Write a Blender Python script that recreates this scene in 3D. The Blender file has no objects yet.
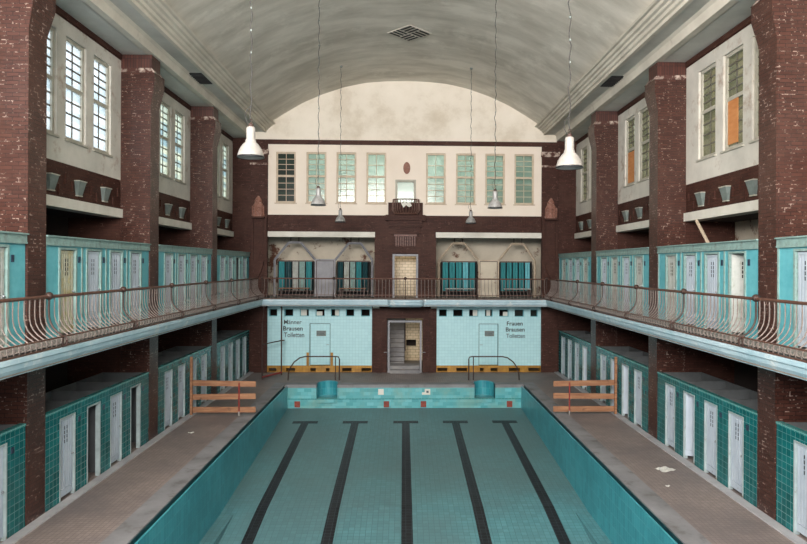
import bpy, math, random
from mathutils import Vector
random.seed(7)
S = bpy.context.scene
COL = S.collection
PI = math.pi

# ---------------------------------------------------------------- camera
cd = bpy.data.cameras.new('camera'); cam = bpy.data.objects.new('camera', cd); COL.objects.link(cam)
S.camera = cam
cd.sensor_fit = 'HORIZONTAL'; cd.sensor_width = 36.0; cd.lens = 640/807*36
cd.shift_x = -0.0235; cd.shift_y = -0.008
cd.clip_start = 0.1; cd.clip_end = 300
cam.location = (-0.1, 0, 5.19)
cam.rotation_mode = 'XYZ'
from mathutils import Matrix
cam.rotation_euler = (Matrix.Rotation(-0.03, 3, 'Z') @ Matrix.Rotation(PI/2, 3, 'X') @ Matrix.Rotation(0.0045, 3, 'Z')).to_euler()

# ---------------------------------------------------------------- world, light, exposure
w = bpy.data.worlds.new('overcast_sky'); S.world = w; w.use_nodes = True
bg = w.node_tree.nodes['Background']; bg.inputs[0].default_value = (0.86, 0.93, 1.0, 1); bg.inputs[1].default_value = 1.3

def area_light(name, loc, rot, sx, sy, watts, color=(1, 1, 1), spread=PI):
    l = bpy.data.lights.new(name, 'AREA'); l.shape = 'RECTANGLE'; l.size = sx; l.size_y = sy
    l.energy = watts; l.color = color; l.spread = spread
    o = bpy.data.objects.new(name, l); o.location = loc; o.rotation_euler = rot; COL.objects.link(o)
    return o
# daylight outside the windows (one per bay), plus two added fill lights out of view
for k, yc in enumerate((10.1, 16.2, 22.3, 28.4)):
    area_light('daylight_left', (-8.78, yc, 9.5), (0, -PI/2, 0), 2.7, 4.4, 75, (0.97, 0.985, 1.0))
    area_light('daylight_right', (8.9, yc, 11.4), (0, PI/2, 0), 0.5, 4.4, 10, (1.0, 0.97, 0.92))
area_light('fill_light_front', (-2.5, -5.5, 10.2), (PI/2*1.2, 0, -0.16), 11, 5.5, 8600, (1.0, 0.935, 0.895))  # added fill behind the camera, tilted up to brighten ceiling and end wall
area_light('fill_light_near_left', (-8.1, 2.6, 9.6), (0, -PI/2*1.1, 0.5), 2.6, 7.0, 2100, (1.0, 0.955, 0.94))  # added fill standing in for unseen windows, makes up for dim bay lights

S.view_settings.view_transform = 'Standard'; S.view_settings.look = 'None'
S.view_settings.exposure = -0.04; S.view_settings.gamma = 1.0
S.view_settings.use_curve_mapping = False

# ---------------------------------------------------------------- dimensions
XP = 7.5          # pool-side face of the pillars and cabins
XW = 8.36         # window wall
XB = 9.86         # back wall of the aisles
XG = 6.5          # edge of the gallery
YW = 31.17        # end wall
YG = 29.45        # edge of the end gallery
ZG = 3.62         # gallery floor
ZT = 11.32        # soffit
PY = [6.73, 12.84, 18.94, 25.03]    # near faces of the pillars
PD = 0.65

# ---------------------------------------------------------------- mesh helper
class MB:
    def __init__(s): s.v = []; s.f = []
    def poly(s, pts):
        b = len(s.v); s.v += [tuple(p) for p in pts]; s.f.append(tuple(range(b, b+len(pts))))
    def box(s, x0, x1, y0, y1, z0, z1):
        if x0 > x1: x0, x1 = x1, x0
        if y0 > y1: y0, y1 = y1, y0
        b = len(s.v)
        s.v += [(x0,y0,z0),(x1,y0,z0),(x1,y1,z0),(x0,y1,z0),(x0,y0,z1),(x1,y0,z1),(x1,y1,z1),(x0,y1,z1)]
        for q in ((0,3,2,1),(4,5,6,7),(0,1,5,4),(1,2,6,5),(2,3,7,6),(3,0,4,7)): s.f.append(tuple(b+i for i in q))
        return s
    def hexa(s, p):     # 8 points, bottom ring then top ring (counter-clockwise from above)
        b = len(s.v); s.v += [tuple(q) for q in p]
        for q in ((0,3,2,1),(4,5,6,7),(0,1,5,4),(1,2,6,5),(2,3,7,6),(3,0,4,7)): s.f.append(tuple(b+i for i in q))
        return s
    def prism(s, pts, axis, a, b_):   # 2-D outline extruded along an axis
        def P(u, v, t):
            return (t,u,v) if axis == 'x' else (u,t,v) if axis == 'y' else (u,v,t)
        n = len(pts); b = len(s.v)
        area = sum(pts[i][0]*pts[(i+1)%n][1]-pts[(i+1)%n][0]*pts[i][1] for i in range(n))
        if area < 0: pts = pts[::-1]
        s.v += [P(u, v, a) for u, v in pts] + [P(u, v, b_) for u, v in pts]
        flip = (axis == 'y') ^ (a > b_)
        F = [tuple(range(n))[::-1], tuple(range(n, 2*n))] + [(i, (i+1)%n, n+(i+1)%n, n+i) for i in range(n)]
        for f in F: s.f.append(tuple(b+i for i in (f[::-1] if flip else f)))
        return s
    def tube(s, path, r, n=8, flat=None):
        P = [Vector(p) for p in path]; b = len(s.v); m = len(P)
        for i, p in enumerate(P):
            d = (P[min(i+1, m-1)] - P[max(i-1, 0)]).normalized()
            up = Vector((0,0,1)) if abs(d.z) < 0.95 else Vector((0,1,0))
            a = d.cross(up).normalized(); c = a.cross(d).normalized()
            rr = r[i] if isinstance(r, (list, tuple)) else r
            for k in range(n):
                t = 2*PI*k/n
                s.v.append(tuple(p + a*math.cos(t)*rr + c*math.sin(t)*rr))
        for i in range(m-1):
            for k in range(n):
                k2 = (k+1) % n
                s.f.append((b+i*n+k, b+i*n+k2, b+(i+1)*n+k2, b+(i+1)*n+k))
        s.f.append(tuple(b+k for k in range(n))[::-1]); s.f.append(tuple(b+(m-1)*n+k for k in range(n)))
        return s
    def lathe(s, prof, c=(0,0,0), n=24, a0=0, a1=2*PI, sy=1.0):
        b = len(s.v); m = len(prof); full = abs(a1-a0-2*PI) < 1e-6
        N = n if full else n+1
        for r, z in prof:
            for k in range(N):
                t = a0+(a1-a0)*k/n
                s.v.append((c[0]+r*math.cos(t), c[1]+r*math.sin(t)*sy, c[2]+z))
        for i in range(m-1):
            for k in range(n):
                k2 = (k+1) % N
                s.f.append((b+i*N+k, b+i*N+k2, b+(i+1)*N+k2, b+(i+1)*N+k))
        return s
    def ball(s, c, r, n=12, sz=1.0):
        return s.lathe([(max(r*math.sin(PI*i/8), 1e-4), -r*sz*math.cos(PI*i/8)) for i in range(9)], c, n)
    def holes(s, axis, t0, t1, u0, u1, v0, v1, hs):
        """wall slab with openings; axis 'y': u=x, thickness along y. axis 'x': u=y, thickness along x."""
        us = sorted({u0, u1} | {h[i] for h in hs for i in (0, 1) if u0 < h[i] < u1})
        vs = sorted({v0, v1} | {h[i] for h in hs for i in (2, 3) if v0 < h[i] < v1})
        def solid(i, j):
            if i < 0 or j < 0 or i >= len(us)-1 or j >= len(vs)-1: return False
            u = (us[i]+us[i+1])/2; v = (vs[j]+vs[j+1])/2
            return not any(h[0] < u < h[1] and h[2] < v < h[3] for h in hs)
        def P(u, v, t): return (t, u, v) if axis == 'x' else (u, t, v)
        for i in range(len(us)-1):
            for j in range(len(vs)-1):
                if not solid(i, j): continue
                a, b, c, d = us[i], us[i+1], vs[j], vs[j+1]
                q = [(a,c),(b,c),(b,d),(a,d)]
                f0 = [P(u,v,t0) for u,v in q]; f1 = [P(u,v,t1) for u,v in q]
                fl = (axis == 'x')
                s.poly(f0[::-1] if fl else f0); s.poly(f1 if fl else f1[::-1])
                for (di, dj, e0, e1) in ((-1,0,(a,c),(a,d)), (1,0,(b,c),(b,d)), (0,-1,(a,c),(b,c)), (0,1,(a,d),(b,d))):
                    if not solid(i+di, j+dj):
                        s.poly([P(*e0,t0), P(*e1,t0), P(*e1,t1), P(*e0,t1)])
        return s
    def mirror(s):
        s.v = [(-x, y, z) for x, y, z in s.v]; s.f = [f[::-1] for f in s.f]; return s
    def shift(s, dx, dy, dz):
        s.v = [(x+dx, y+dy, z+dz) for x, y, z in s.v]; return s
    def build(s, name, m, parent=None, smooth=False, kind=None, loc=None, label=None):
        me = bpy.data.meshes.new(name); me.from_pydata(s.v, [], s.f); me.update()
        uv = me.uv_layers.new(name='UVMap').data
        for p in me.polygons:
            n = p.normal; a = max(range(3), key=lambda i: abs(n[i]))
            for li in p.loop_indices:
                c = me.vertices[me.loops[li].vertex_index].co
                uv[li].uv = (c.y, c.z) if a == 0 else (c.x, c.z) if a == 1 else (c.x, c.y)
            if smooth: p.use_smooth = True
        me.materials.append(m)
        o = bpy.data.objects.new(name, me); COL.objects.link(o)
        if parent is not None: o.parent = parent
        if kind: o['kind'] = kind
        if loc: o.location = loc
        if label: o['label'] = label
        return o

def tag(o, label=None, cat=None, group=None, kind=None):
    if label: o['label'] = label
    if cat: o['category'] = cat
    if group: o['group'] = group
    if kind: o['kind'] = kind
    return o
def empty(name, loc=(0,0,0), rz=0, label=None, cat=None, group=None, kind=None):
    o = bpy.data.objects.new(name, None); COL.objects.link(o); o.location = loc; o.rotation_euler = (0,0,rz)
    o.empty_display_size = 0.2
    return tag(o, label, cat, group, kind)
def kids(o): return [c for c in ALLKIDS.get(o.name, [])]
def copy_tree(o, parent=None):
    c = o.copy(); COL.objects.link(c)
    if parent is not None: c.parent = parent
    for ch in list(o.children): copy_tree(ch, c)
    return c

# ---------------------------------------------------------------- materials
def base_mat(name):
    m = bpy.data.materials.new(name); m.use_nodes = True; nt = m.node_tree
    return m, nt, nt.nodes['Principled BSDF']
def rgb(h): 
    h = h.lstrip('#'); c = [int(h[i:i+2], 16)/255 for i in (0, 2, 4)]
    return tuple((x/12.92 if x <= 0.04045 else ((x+0.055)/1.055)**2.4) for x in c) + (1,)
def N(nt, t, **kw):
    n = nt.nodes.new(t)
    for k, v in kw.items(): setattr(n, k, v)
    return n
def noise(nt, scale, detail=4, rough=0.6, vec=None, stretch=None):
    tc = N(nt, 'ShaderNodeTexCoord'); n = N(nt, 'ShaderNodeTexNoise')
    n.inputs['Scale'].default_value = scale; n.inputs['Detail'].default_value = detail; n.inputs['Roughness'].default_value = rough
    src = tc.outputs['Object']
    if stretch:
        mp = N(nt, 'ShaderNodeMapping'); mp.inputs['Scale'].default_value = stretch
        nt.links.new(src, mp.inputs[0]); src = mp.outputs[0]
    nt.links.new(src, n.inputs['Vector'])
    return n.outputs['Fac']
def ramp(nt, fac, stops):
    r = N(nt, 'ShaderNodeValToRGB'); e = r.color_ramp.elements
    while len(e) < len(stops): e.new(0.5)
    for i, (p, c) in enumerate(stops): e[i].position = p; e[i].color = c
    nt.links.new(fac, r.inputs[0]); return r.outputs[0]
def mix(nt, fac, a, b, mode='MIX'):
    m = N(nt, 'ShaderNodeMix', data_type='RGBA', blend_type=mode)
    if isinstance(fac, (int, float)): m.inputs[0].default_value = fac
    else: nt.links.new(fac, m.inputs[0])
    for i, x in ((6, a), (7, b)):
        if isinstance(x, tuple): m.inputs[i].default_value = x
        else: nt.links.new(x, m.inputs[i])
    return m.outputs[2]
def bump(nt, bs, h, strength=0.3, dist=0.01):
    b = N(nt, 'ShaderNodeBump'); b.inputs['Strength'].default_value = strength; b.inputs['Distance'].default_value = dist
    nt.links.new(h, b.inputs['Height']); nt.links.new(b.outputs[0], bs.inputs['Normal'])
W1 = (1,1,1,1); B0 = (0,0,0,1)

def paint(name, c1, c2=None, scale=1.5, rough=0.6, lo=0.35, hi=0.7, metallic=0, stains=None, stretch=None, st_scale=3, st_lo=0.58, st_hi=0.7):
    m, nt, bs = base_mat(name)
    c = ramp(nt, noise(nt, scale, 5, 0.6, stretch=stretch), [(lo, rgb(c1)), (hi, rgb(c2 or c1))])
    if stains:
        f = ramp(nt, noise(nt, st_scale, 8, 0.7), [(st_lo, B0), (st_hi, W1)])
        c = mix(nt, f, c, rgb(stains))
    nt.links.new(c, bs.inputs['Base Color'])
    bs.inputs['Roughness'].default_value = rough; bs.inputs['Metallic'].default_value = metallic
    return m
def tiles(name, ca, cb, grout, w=0.15, h=0.15, g=0.006, offset=0.0, rough=0.3, dirt=None, grout2=None, dscale=0.6, dlo=0.45, dhi=0.65, bumpd=0.004, spec=0.5, bias=0.0, patch=(0.5,0.62), pscale=1.3):
    m, nt, bs = base_mat(name)
    tc = N(nt, 'ShaderNodeTexCoord'); br = N(nt, 'ShaderNodeTexBrick')
    br.offset = offset; br.inputs['Scale'].default_value = 1.0
    br.inputs['Brick Width'].default_value = w; br.inputs['Row Height'].default_value = h
    br.inputs['Mortar Size'].default_value = g; br.inputs['Mortar Smooth'].default_value = 0.1; br.inputs['Bias'].default_value = bias
    br.inputs['Color1'].default_value = rgb(ca); br.inputs['Color2'].default_value = rgb(cb)
    nt.links.new(tc.outputs['UV'], br.inputs['Vector'])
    gc = rgb(grout)
    if grout2:
        f2 = ramp(nt, noise(nt, pscale, 8, 0.75), [(patch[0], B0), (patch[1], W1)])
        gc = mix(nt, f2, rgb(grout), rgb(grout2))
        nt.links.new(gc, br.inputs['Mortar'])
    else: br.inputs['Mortar'].default_value = gc
    c = br.outputs['Color']
    if dirt:
        f = ramp(nt, noise(nt, dscale, 7, 0.65), [(dlo, B0), (dhi, W1)])
        c = mix(nt, f, c, mix(nt, 0.55, c, rgb(dirt)))
    nt.links.new(c, bs.inputs['Base Color'])
    bs.inputs['Roughness'].default_value = rough; bs.inputs['Specular IOR Level'].default_value = spec
    inv = N(nt, 'ShaderNodeMath', operation='SUBTRACT'); inv.inputs[0].default_value = 1
    nt.links.new(br.outputs['Fac'], inv.inputs[1]); bump(nt, bs, inv.outputs[0], 0.6, bumpd)
    return m

M = {}
M['brick'] = tiles('dark_glazed_brick', '#3a211b', '#4c2e26', '#261612', 0.25, 0.08, 0.010, 0.5, 0.36, dirt='#563a31', grout2='#a08d83', patch=(0.54,0.60), pscale=6.0, dscale=0.5, spec=0.4)
M['brick_plain'] = tiles('brown_brick', '#3a221c', '#492c24', '#2a1814', 0.25, 0.075, 0.006, 0.5, 0.6, dirt='#52382f', grout2='#8a6d61', patch=(0.57,0.63), pscale=5.0, dscale=0.7, spec=0.2)
M['brick_soldier'] = tiles('upright_brick_course', '#3d221c', '#552f26', '#2b1814', 0.08, 0.32, 0.008, 0.0, 0.45)
M['brick_cap'] = tiles('light_brown_brick', '#5a352b', '#6b4236', '#3a221c', 0.25, 0.075, 0.006, 0.5, 0.5)
M['eff'] = paint('limed_brick', '#4a2a22', '#b5a498', 5, 0.8, 0.45, 0.6)
M['plaster_end'] = paint('cream_plaster', '#efe4d6', '#e6d9c9', 0.5, 0.85, stains='#d6c6b2', st_scale=0.9, st_lo=0.62, st_hi=0.85)
M['plaster_lunette'] = paint('weathered_cream_plaster', '#ece4d6', '#ddd4c4', 0.6, 0.85, stains='#c9bca8', st_scale=0.6, st_lo=0.5, st_hi=0.8)
M['plaster_side'] = paint('grey_white_plaster', '#d0ccc2', '#b6b3aa', 0.9, 0.85, stains='#9c8777', st_scale=1.5, st_lo=0.56, st_hi=0.70)
M['plaster_flaking'] = paint('flaking_plaster', '#d4cbb8', '#beb5a3', 0.9, 0.9, stains='#6b4738', st_scale=0.9, st_lo=0.56, st_hi=0.62)
M['ceiling'] = paint('stained_grey_plaster', '#ddd8cd', '#b9b4a8', 1.1, 0.85, 0.34, 0.64, stains='#ebe7dc', st_scale=0.8, st_lo=0.54, st_hi=0.8, stretch=(0.35, 1.0, 0.35))
M['cornice'] = paint('old_white_plaster', '#d3cdbf', '#b9b3a6', 0.8, 0.85, stains='#92897a', st_scale=1.5, st_lo=0.6, st_hi=0.85)
M['soffit'] = paint('grey_plaster', '#cccbc4', '#aaa9a2', 0.5, 0.85, stains='#dddcd5', st_scale=1.2, st_lo=0.6, st_hi=0.85)
M['lintel'] = paint('white_lintel_paint', '#dcdad0', '#c8c5ba', 1.2, 0.7, stains='#a08d7b', st_scale=2.0, st_lo=0.64, st_hi=0.75)
M['frame'] = paint('window_frame_paint', '#cbbba6', '#b3a189', 4, 0.6)
M['frame_side'] = paint('grey_window_frame_paint', '#b3b0a3', '#9d998b', 3, 0.6)
M['muntin'] = paint('muntin_paint', '#6f6b61', '#5d594f', 4, 0.6)
M['green_tile'] = tiles('glazed_green_tile', '#0b5556', '#156e70', '#5f9698', 0.145, 0.145, 0.005, 0.0, 0.22, dirt='#094347', dscale=0.9)
M['coping_tile'] = tiles('green_tile_coping', '#2d7c7b', '#3d908d', '#7fa9a6', 0.145, 0.145, 0.006, 0.0, 0.25)
M['end_tile'] = tiles('pale_turquoise_tile', '#b4e0e6', '#bde7ec', '#9ccdd3', 0.15, 0.15, 0.005, 0.0, 0.3)
M['yellow_tile'] = tiles('ochre_base_tile', '#b98a35', '#a97b2e', '#8d6a30', 0.15, 0.16, 0.006, 0.0, 0.35, dirt='#7d5b2a', dscale=2)
M['pool_wall'] = tiles('pool_wall_tile', '#318a97', '#429ea9', '#65a5af', 0.15, 0.30, 0.006, 0.0, 0.28, dirt='#24727f', dscale=0.7)
M['pool_end'] = tiles('pool_end_tile', '#479aa0', '#6db8bf', '#5aa0a4', 0.30, 0.15, 0.004, 0.5, 0.3, dirt='#7fa293', dscale=1.2)
M['pool_floor'] = tiles('pool_floor_mosaic', '#4f858c', '#5c949b', '#3f747c', 0.15, 0.15, 0.008, 0.0, 0.45, dirt='#53686b', dscale=0.22, dlo=0.36, dhi=0.58)
M['lane'] = tiles('black_lane_tile', '#15171b', '#22252a', '#3a4a4e', 0.15, 0.15, 0.004, 0.0, 0.45, spec=0.3)
M['deck'] = tiles('brown_deck_mosaic', '#877b76', '#928580', '#716864', 0.10, 0.10, 0.006, 0.0, 0.6, dirt='#625d60', dscale=0.6, dlo=0.4, dhi=0.62)
M['concrete'] = paint('grey_stone_edging', '#8b8b8e', '#6f6f71', 1.0, 0.7, stains='#5d5957', st_scale=2, st_lo=0.55, st_hi=0.75)
M['kerb'] = paint('pale_kerb_stone', '#b3b3b6', '#97989c', 1.5, 0.7, stains='#77716e', st_scale=2, st_lo=0.6, st_hi=0.75)
M['gutter'] = paint('dark_gutter', '#12353b', '#1c4a50', 3, 0.4)
M['fascia'] = paint('pale_blue_gallery_edge', '#bcd3dc', '#9dbdc9', 1.2, 0.6, stains='#d6dfe0', st_scale=2.5, st_lo=0.55, st_hi=0.7)
M['slab'] = paint('gallery_floor_screed', '#8b857e', '#77716b', 1, 0.8)
M['dark_plaster'] = paint('shade_dark_plaster', '#2f2521', '#241c19', 0.8, 0.9)  # plaster darkened so the gloom of the aisles sits in the colour
M['rail'] = paint('rusty_brown_iron', '#6a4a3e', '#54392f', 12, 0.5, metallic=0.2)
M['bar'] = paint('chalky_pink_iron_bar', '#8d827c', '#625752', 14, 0.6)
M['darkbar'] = paint('dark_iron', '#3a2a26', '#4b3831', 14, 0.5, metallic=0.3)
M['teal_paint'] = paint('bright_turquoise_paint', '#66b3bd', '#4f9fab', 3, 0.45, stains='#8fb7b7', st_scale=4, st_lo=0.6, st_hi=0.75)
M['teal_dull'] = paint('greyed_turquoise_paint', '#8aa9a5', '#78918c', 5, 0.6, stains='#6f7d77', st_scale=6, st_lo=0.5, st_hi=0.7)
M['slat_white'] = paint('white_slat_paint', '#b9c5d0', '#9fadba', 3, 0.5, stains='#82888c', st_scale=5, st_lo=0.6, st_hi=0.75, stretch=(1,1,0.3))
M['slat_worn'] = paint('worn_grey_slat_paint', '#b3b7b2', '#98a09c', 4, 0.6, stains='#8d8a6d', st_scale=4, st_lo=0.52, st_hi=0.72)
M['slat_yellow'] = paint('yellowed_slat_paint', '#b5b49b', '#a3a79a', 4, 0.6, stains='#9c8d55', st_scale=3, st_lo=0.48, st_hi=0.66)
M['door_frame'] = paint('cabin_frame_paint', '#a5b5b6', '#8c9a9b', 4, 0.5, stains='#7a6a5c', st_scale=5, st_lo=0.6, st_hi=0.7)
M['partition'] = paint('grey_partition_board', '#5c6062', '#484b4c', 1.5, 0.7)
M['dark'] = paint('dark_void_paint', '#17191a', '#202223', 2, 0.8)
M['plate'] = paint('navy_number_plate', '#2c3d52', '#24303f', 8, 0.3)
M['metal'] = paint('worn_metal', '#9aa0a3', '#777c80', 8, 0.35, metallic=0.7)
M['wood_orange'] = paint('pine_board', '#a67a58', '#7d5238', 3, 0.65, 0.35, 0.65, stains='#573a28', st_scale=3, st_lo=0.6, st_hi=0.7, stretch=(0.5, 3, 6))
M['red'] = paint('red_painted_steel', '#8c2a22', '#6e211c', 8, 0.5)
M['redtile'] = paint('red_brown_inlet', '#8f3b2a', '#6f2c20', 10, 0.5)
M['grey_paint'] = paint('grey_door_paint', '#9a9ba0', '#85868b', 2, 0.6, stains='#6f6a66', st_scale=4, st_lo=0.6, st_hi=0.7)
M['cream_tile'] = tiles('cream_corridor_tile', '#cdbb98', '#d8c8a8', '#8c7c60', 0.30, 0.15, 0.01, 0.5, 0.35)
M['stair'] = paint('stair_stone', '#8f8e8c', '#77767a', 2, 0.7)
M['white_enamel'] = paint('white_enamel', '#9f9c97', '#8b8882', 6, 0.4, stains='#86706a', st_scale=7, st_lo=0.62, st_hi=0.72)
M['grey_enamel'] = paint('dusty_grey_enamel', '#9fa09f', '#7d7b78', 6, 0.35, stains='#6b5b50', st_scale=8, st_lo=0.6, st_hi=0.72)
M['black'] = paint('black_paint', '#1b1c1f', '#26282b', 5, 0.5)
M['faded_black'] = paint('faded_black_paint', '#5b6b70', '#3d484c', 8, 0.6)
M['cable'] = paint('grey_cable', '#2c2b29', '#3a3937', 5, 0.7)
M['terracotta'] = paint('terracotta', '#94695a', '#74493b', 8, 0.7, stains='#b39d92', st_scale=9, st_lo=0.55, st_hi=0.7)
M['zinc'] = paint('pale_grey_glazed_box', '#78837f', '#626d6a', 6, 0.5)
M['paper'] = paint('white_paper', '#dddcd6', '#c7c6c0', 8, 0.9)
M['curtain'] = paint('teal_curtain', '#2f8b90', '#1f666c', 3, 0.7, stretch=(5, 5, 0.4))
M['backdrop_wall'] = paint('neighbouring_house_wall', '#d2c4a6', '#b09a76', 0.8, 0.9, stains='#857c66', st_scale=1.5)
M['green_room'] = paint('pale_room_wall', '#cbd3ca', '#a3aea3', 0.7, 0.9, stains='#eef2ec', st_scale=1.2, st_lo=0.5, st_hi=0.6)
M['plywood'] = paint('orange_plywood', '#c98a55', '#b87440', 2, 0.7, stretch=(1,1,4))

def tide(m, y0, y1, col, amount):
    nt = m.node_tree; bs = nt.nodes['Principled BSDF']; src = bs.inputs['Base Color'].links[0].from_socket
    tc = N(nt, 'ShaderNodeTexCoord'); sp = N(nt, 'ShaderNodeSeparateXYZ'); nt.links.new(tc.outputs['Object'], sp.inputs[0])
    mr = N(nt, 'ShaderNodeMapRange'); mr.inputs['From Min'].default_value = y0; mr.inputs['From Max'].default_value = y1
    ad = N(nt, 'ShaderNodeMath', operation='ADD'); nt.links.new(sp.outputs[1], ad.inputs[0])
    ml = N(nt, 'ShaderNodeMath', operation='MULTIPLY'); nt.links.new(noise(nt, 0.5, 6), ml.inputs[0]); ml.inputs[1].default_value = 5
    nt.links.new(ml.outputs[0], ad.inputs[1]); nt.links.new(ad.outputs[0], mr.inputs['Value'])
    sc = N(nt, 'ShaderNodeMath', operation='MULTIPLY'); nt.links.new(mr.outputs[0], sc.inputs[0]); sc.inputs[1].default_value = amount
    nt.links.new(mix(nt, sc.outputs[0], src, rgb(col)), bs.inputs['Base Color'])
tide(M['pool_floor'], 20.0, 22.5, '#566a68', 0.45)     # silt left in the shallow end
def glass(name, col, trans=0.75, variation=None):
    """thin window glass: lets light straight through, with a faint gloss and dust"""
    m, nt, bs = base_mat(name)
    nt.nodes.remove(bs)
    t = N(nt, 'ShaderNodeBsdfTransparent'); g = N(nt, 'ShaderNodeBsdfGlossy'); d = N(nt, 'ShaderNodeBsdfDiffuse'); tl = N(nt, 'ShaderNodeBsdfTranslucent')
    c = rgb(col)
    if variation:
        tc = N(nt, 'ShaderNodeTexCoord'); br = N(nt, 'ShaderNodeTexBrick'); br.offset = 0
        br.inputs['Scale'].default_value = 1; br.inputs['Brick Width'].default_value = 0.42; br.inputs['Row Height'].default_value = 0.27
        br.inputs['Mortar Size'].default_value = 0.0
        br.inputs['Color1'].default_value = c; br.inputs['Color2'].default_value = rgb(variation); br.inputs['Mortar'].default_value = c
        nt.links.new(tc.outputs['UV'], br.inputs['Vector'])
        for s in (t, tl): nt.links.new(br.outputs['Color'], s.inputs['Color'])
    else:
        t.inputs[0].default_value = c; tl.inputs[0].default_value = c
    d.inputs[0].default_value = rgb('#8f958f'); g.inputs['Roughness'].default_value = 0.15
    m1 = N(nt, 'ShaderNodeMixShader'); m1.inputs[0].default_value = 1-trans
    nt.links.new(t.outputs[0], m1.inputs[1]); nt.links.new(tl.outputs[0], m1.inputs[2])
    m2 = N(nt, 'ShaderNodeMixShader'); m2.inputs[0].default_value = 0.05
    nt.links.new(m1.outputs[0], m2.inputs[1]); nt.links.new(g.outputs[0], m2.inputs[2])
    m3 = N(nt, 'ShaderNodeMixShader'); m3.inputs[0].default_value = 0.06
    nt.links.new(m2.outputs[0], m3.inputs[1]); nt.links.new(d.outputs[0], m3.inputs[2])
    nt.links.new(m3.outputs[0], nt.nodes['Material Output'].inputs['Surface'])
    return m
M['glass_left'] = glass('clear_old_glass', '#f4f8fb', 0.7, '#dfe9ee')
M['glass_stained'] = glass('coloured_glass', '#ebeee0', 0.7, '#c2d5db')
M['glass_right'] = glass('dusty_glass', '#e6e6d6', 0.8, '#c9ccb8')
M['glass_end'] = glass('greenish_glass', '#e2efe8', 0.75, '#cfe3dc')
M['glass_end_dark'] = glass('dark_green_glass', '#4f7a6a', 0.7, '#33564a')

# ================================================================= STRUCTURE
# --- floor: deck round the pool
XE, YE, Y0 = 5.07, 27.8, -2.5       # pool edge
f = empty('floor', kind='structure')
m = MB(); m.box(-XB, -XE-0.62, -4, YW+0.1, -0.25, 0); m.box(XE+0.62, XB, -4, YW+0.1, -0.25, 0)
m.box(-XE-0.62, XE+0.62, YE+1.25, YW+0.1, -0.25, 0)
m.build('deck_paving', M['deck'], f)
m = MB(); m.box(-XB-3, XB+3, YW+0.1, 37.5, -0.25, 0); m.build('back_room_floor', M['slab'], f)
m = MB()
for s in (-1, 1):
    m.box(s*(XP-0.22), s*(XP), -4, YW, 0, 0.03)
m.build('cabin_kerb', M['kerb'], f)

# --- gallery slab
g = empty('floor_gallery', kind='structure')
m = MB()
for s in (-1, 1): m.box(s*(XG+0.1), s*XB, -4, YW, ZG-0.3, ZG)
m.box(-XG-0.1, XG+0.1, YG+0.1, YW, ZG-0.3, ZG)
m.build('gallery_deck', M['slab'], g)
def fascia_profile():
    return [(0.0, -0.02), (0.0, -0.09), (0.03, -0.12), (0.05, -0.20), (0.10, -0.27), (0.12, -0.32), (0.3, -0.32), (0.3, 0.0), (0.03, 0.0)]
m = MB()
for s in (-1, 1):
    pr = [(s*(XG+u), ZG+v) for u, v in fascia_profile()]
    m.prism(pr, 'y', -4, YG+0.15)
pr = [(YG+u, ZG+v) for u, v in fascia_profile()]
m.prism(pr, 'x', -XG-0.1, XG+0.1)
m.build('gallery_edge', M['fascia'], g)
m = MB()    # curved bulge in the middle of the end gallery
cx0 = 0.03
for i in range(16):
    pass
ring = [(-1.0+2.0*i/16) for i in range(17)]
def bulge(x): return 0.5*math.sqrt(max(0, 1-abs(x)**2.6))
prof = [(0.0, 1.0), (-0.10, 1.0), (-0.13, 0.93), (-0.22, 0.88), (-0.30, 0.62), (-0.34, 0.3), (-0.35, 0.0)]
rows = []
for z, k in prof: rows.append([(cx0+x*0.86*(0.75+0.25*k), YG+0.02-bulge(x)*k, ZG+z) for x in ring])
b = len(m.v)
for r in rows: m.v += r
n = 17
for i in range(len(rows)-1):
    for k in range(16): m.f.append((b+i*n+k, b+i*n+k+1, b+(i+1)*n+k+1, b+(i+1)*n+k))
m.poly(rows[0])
m.build('balcony_bulge', M['fascia'], g, smooth=False)

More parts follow.
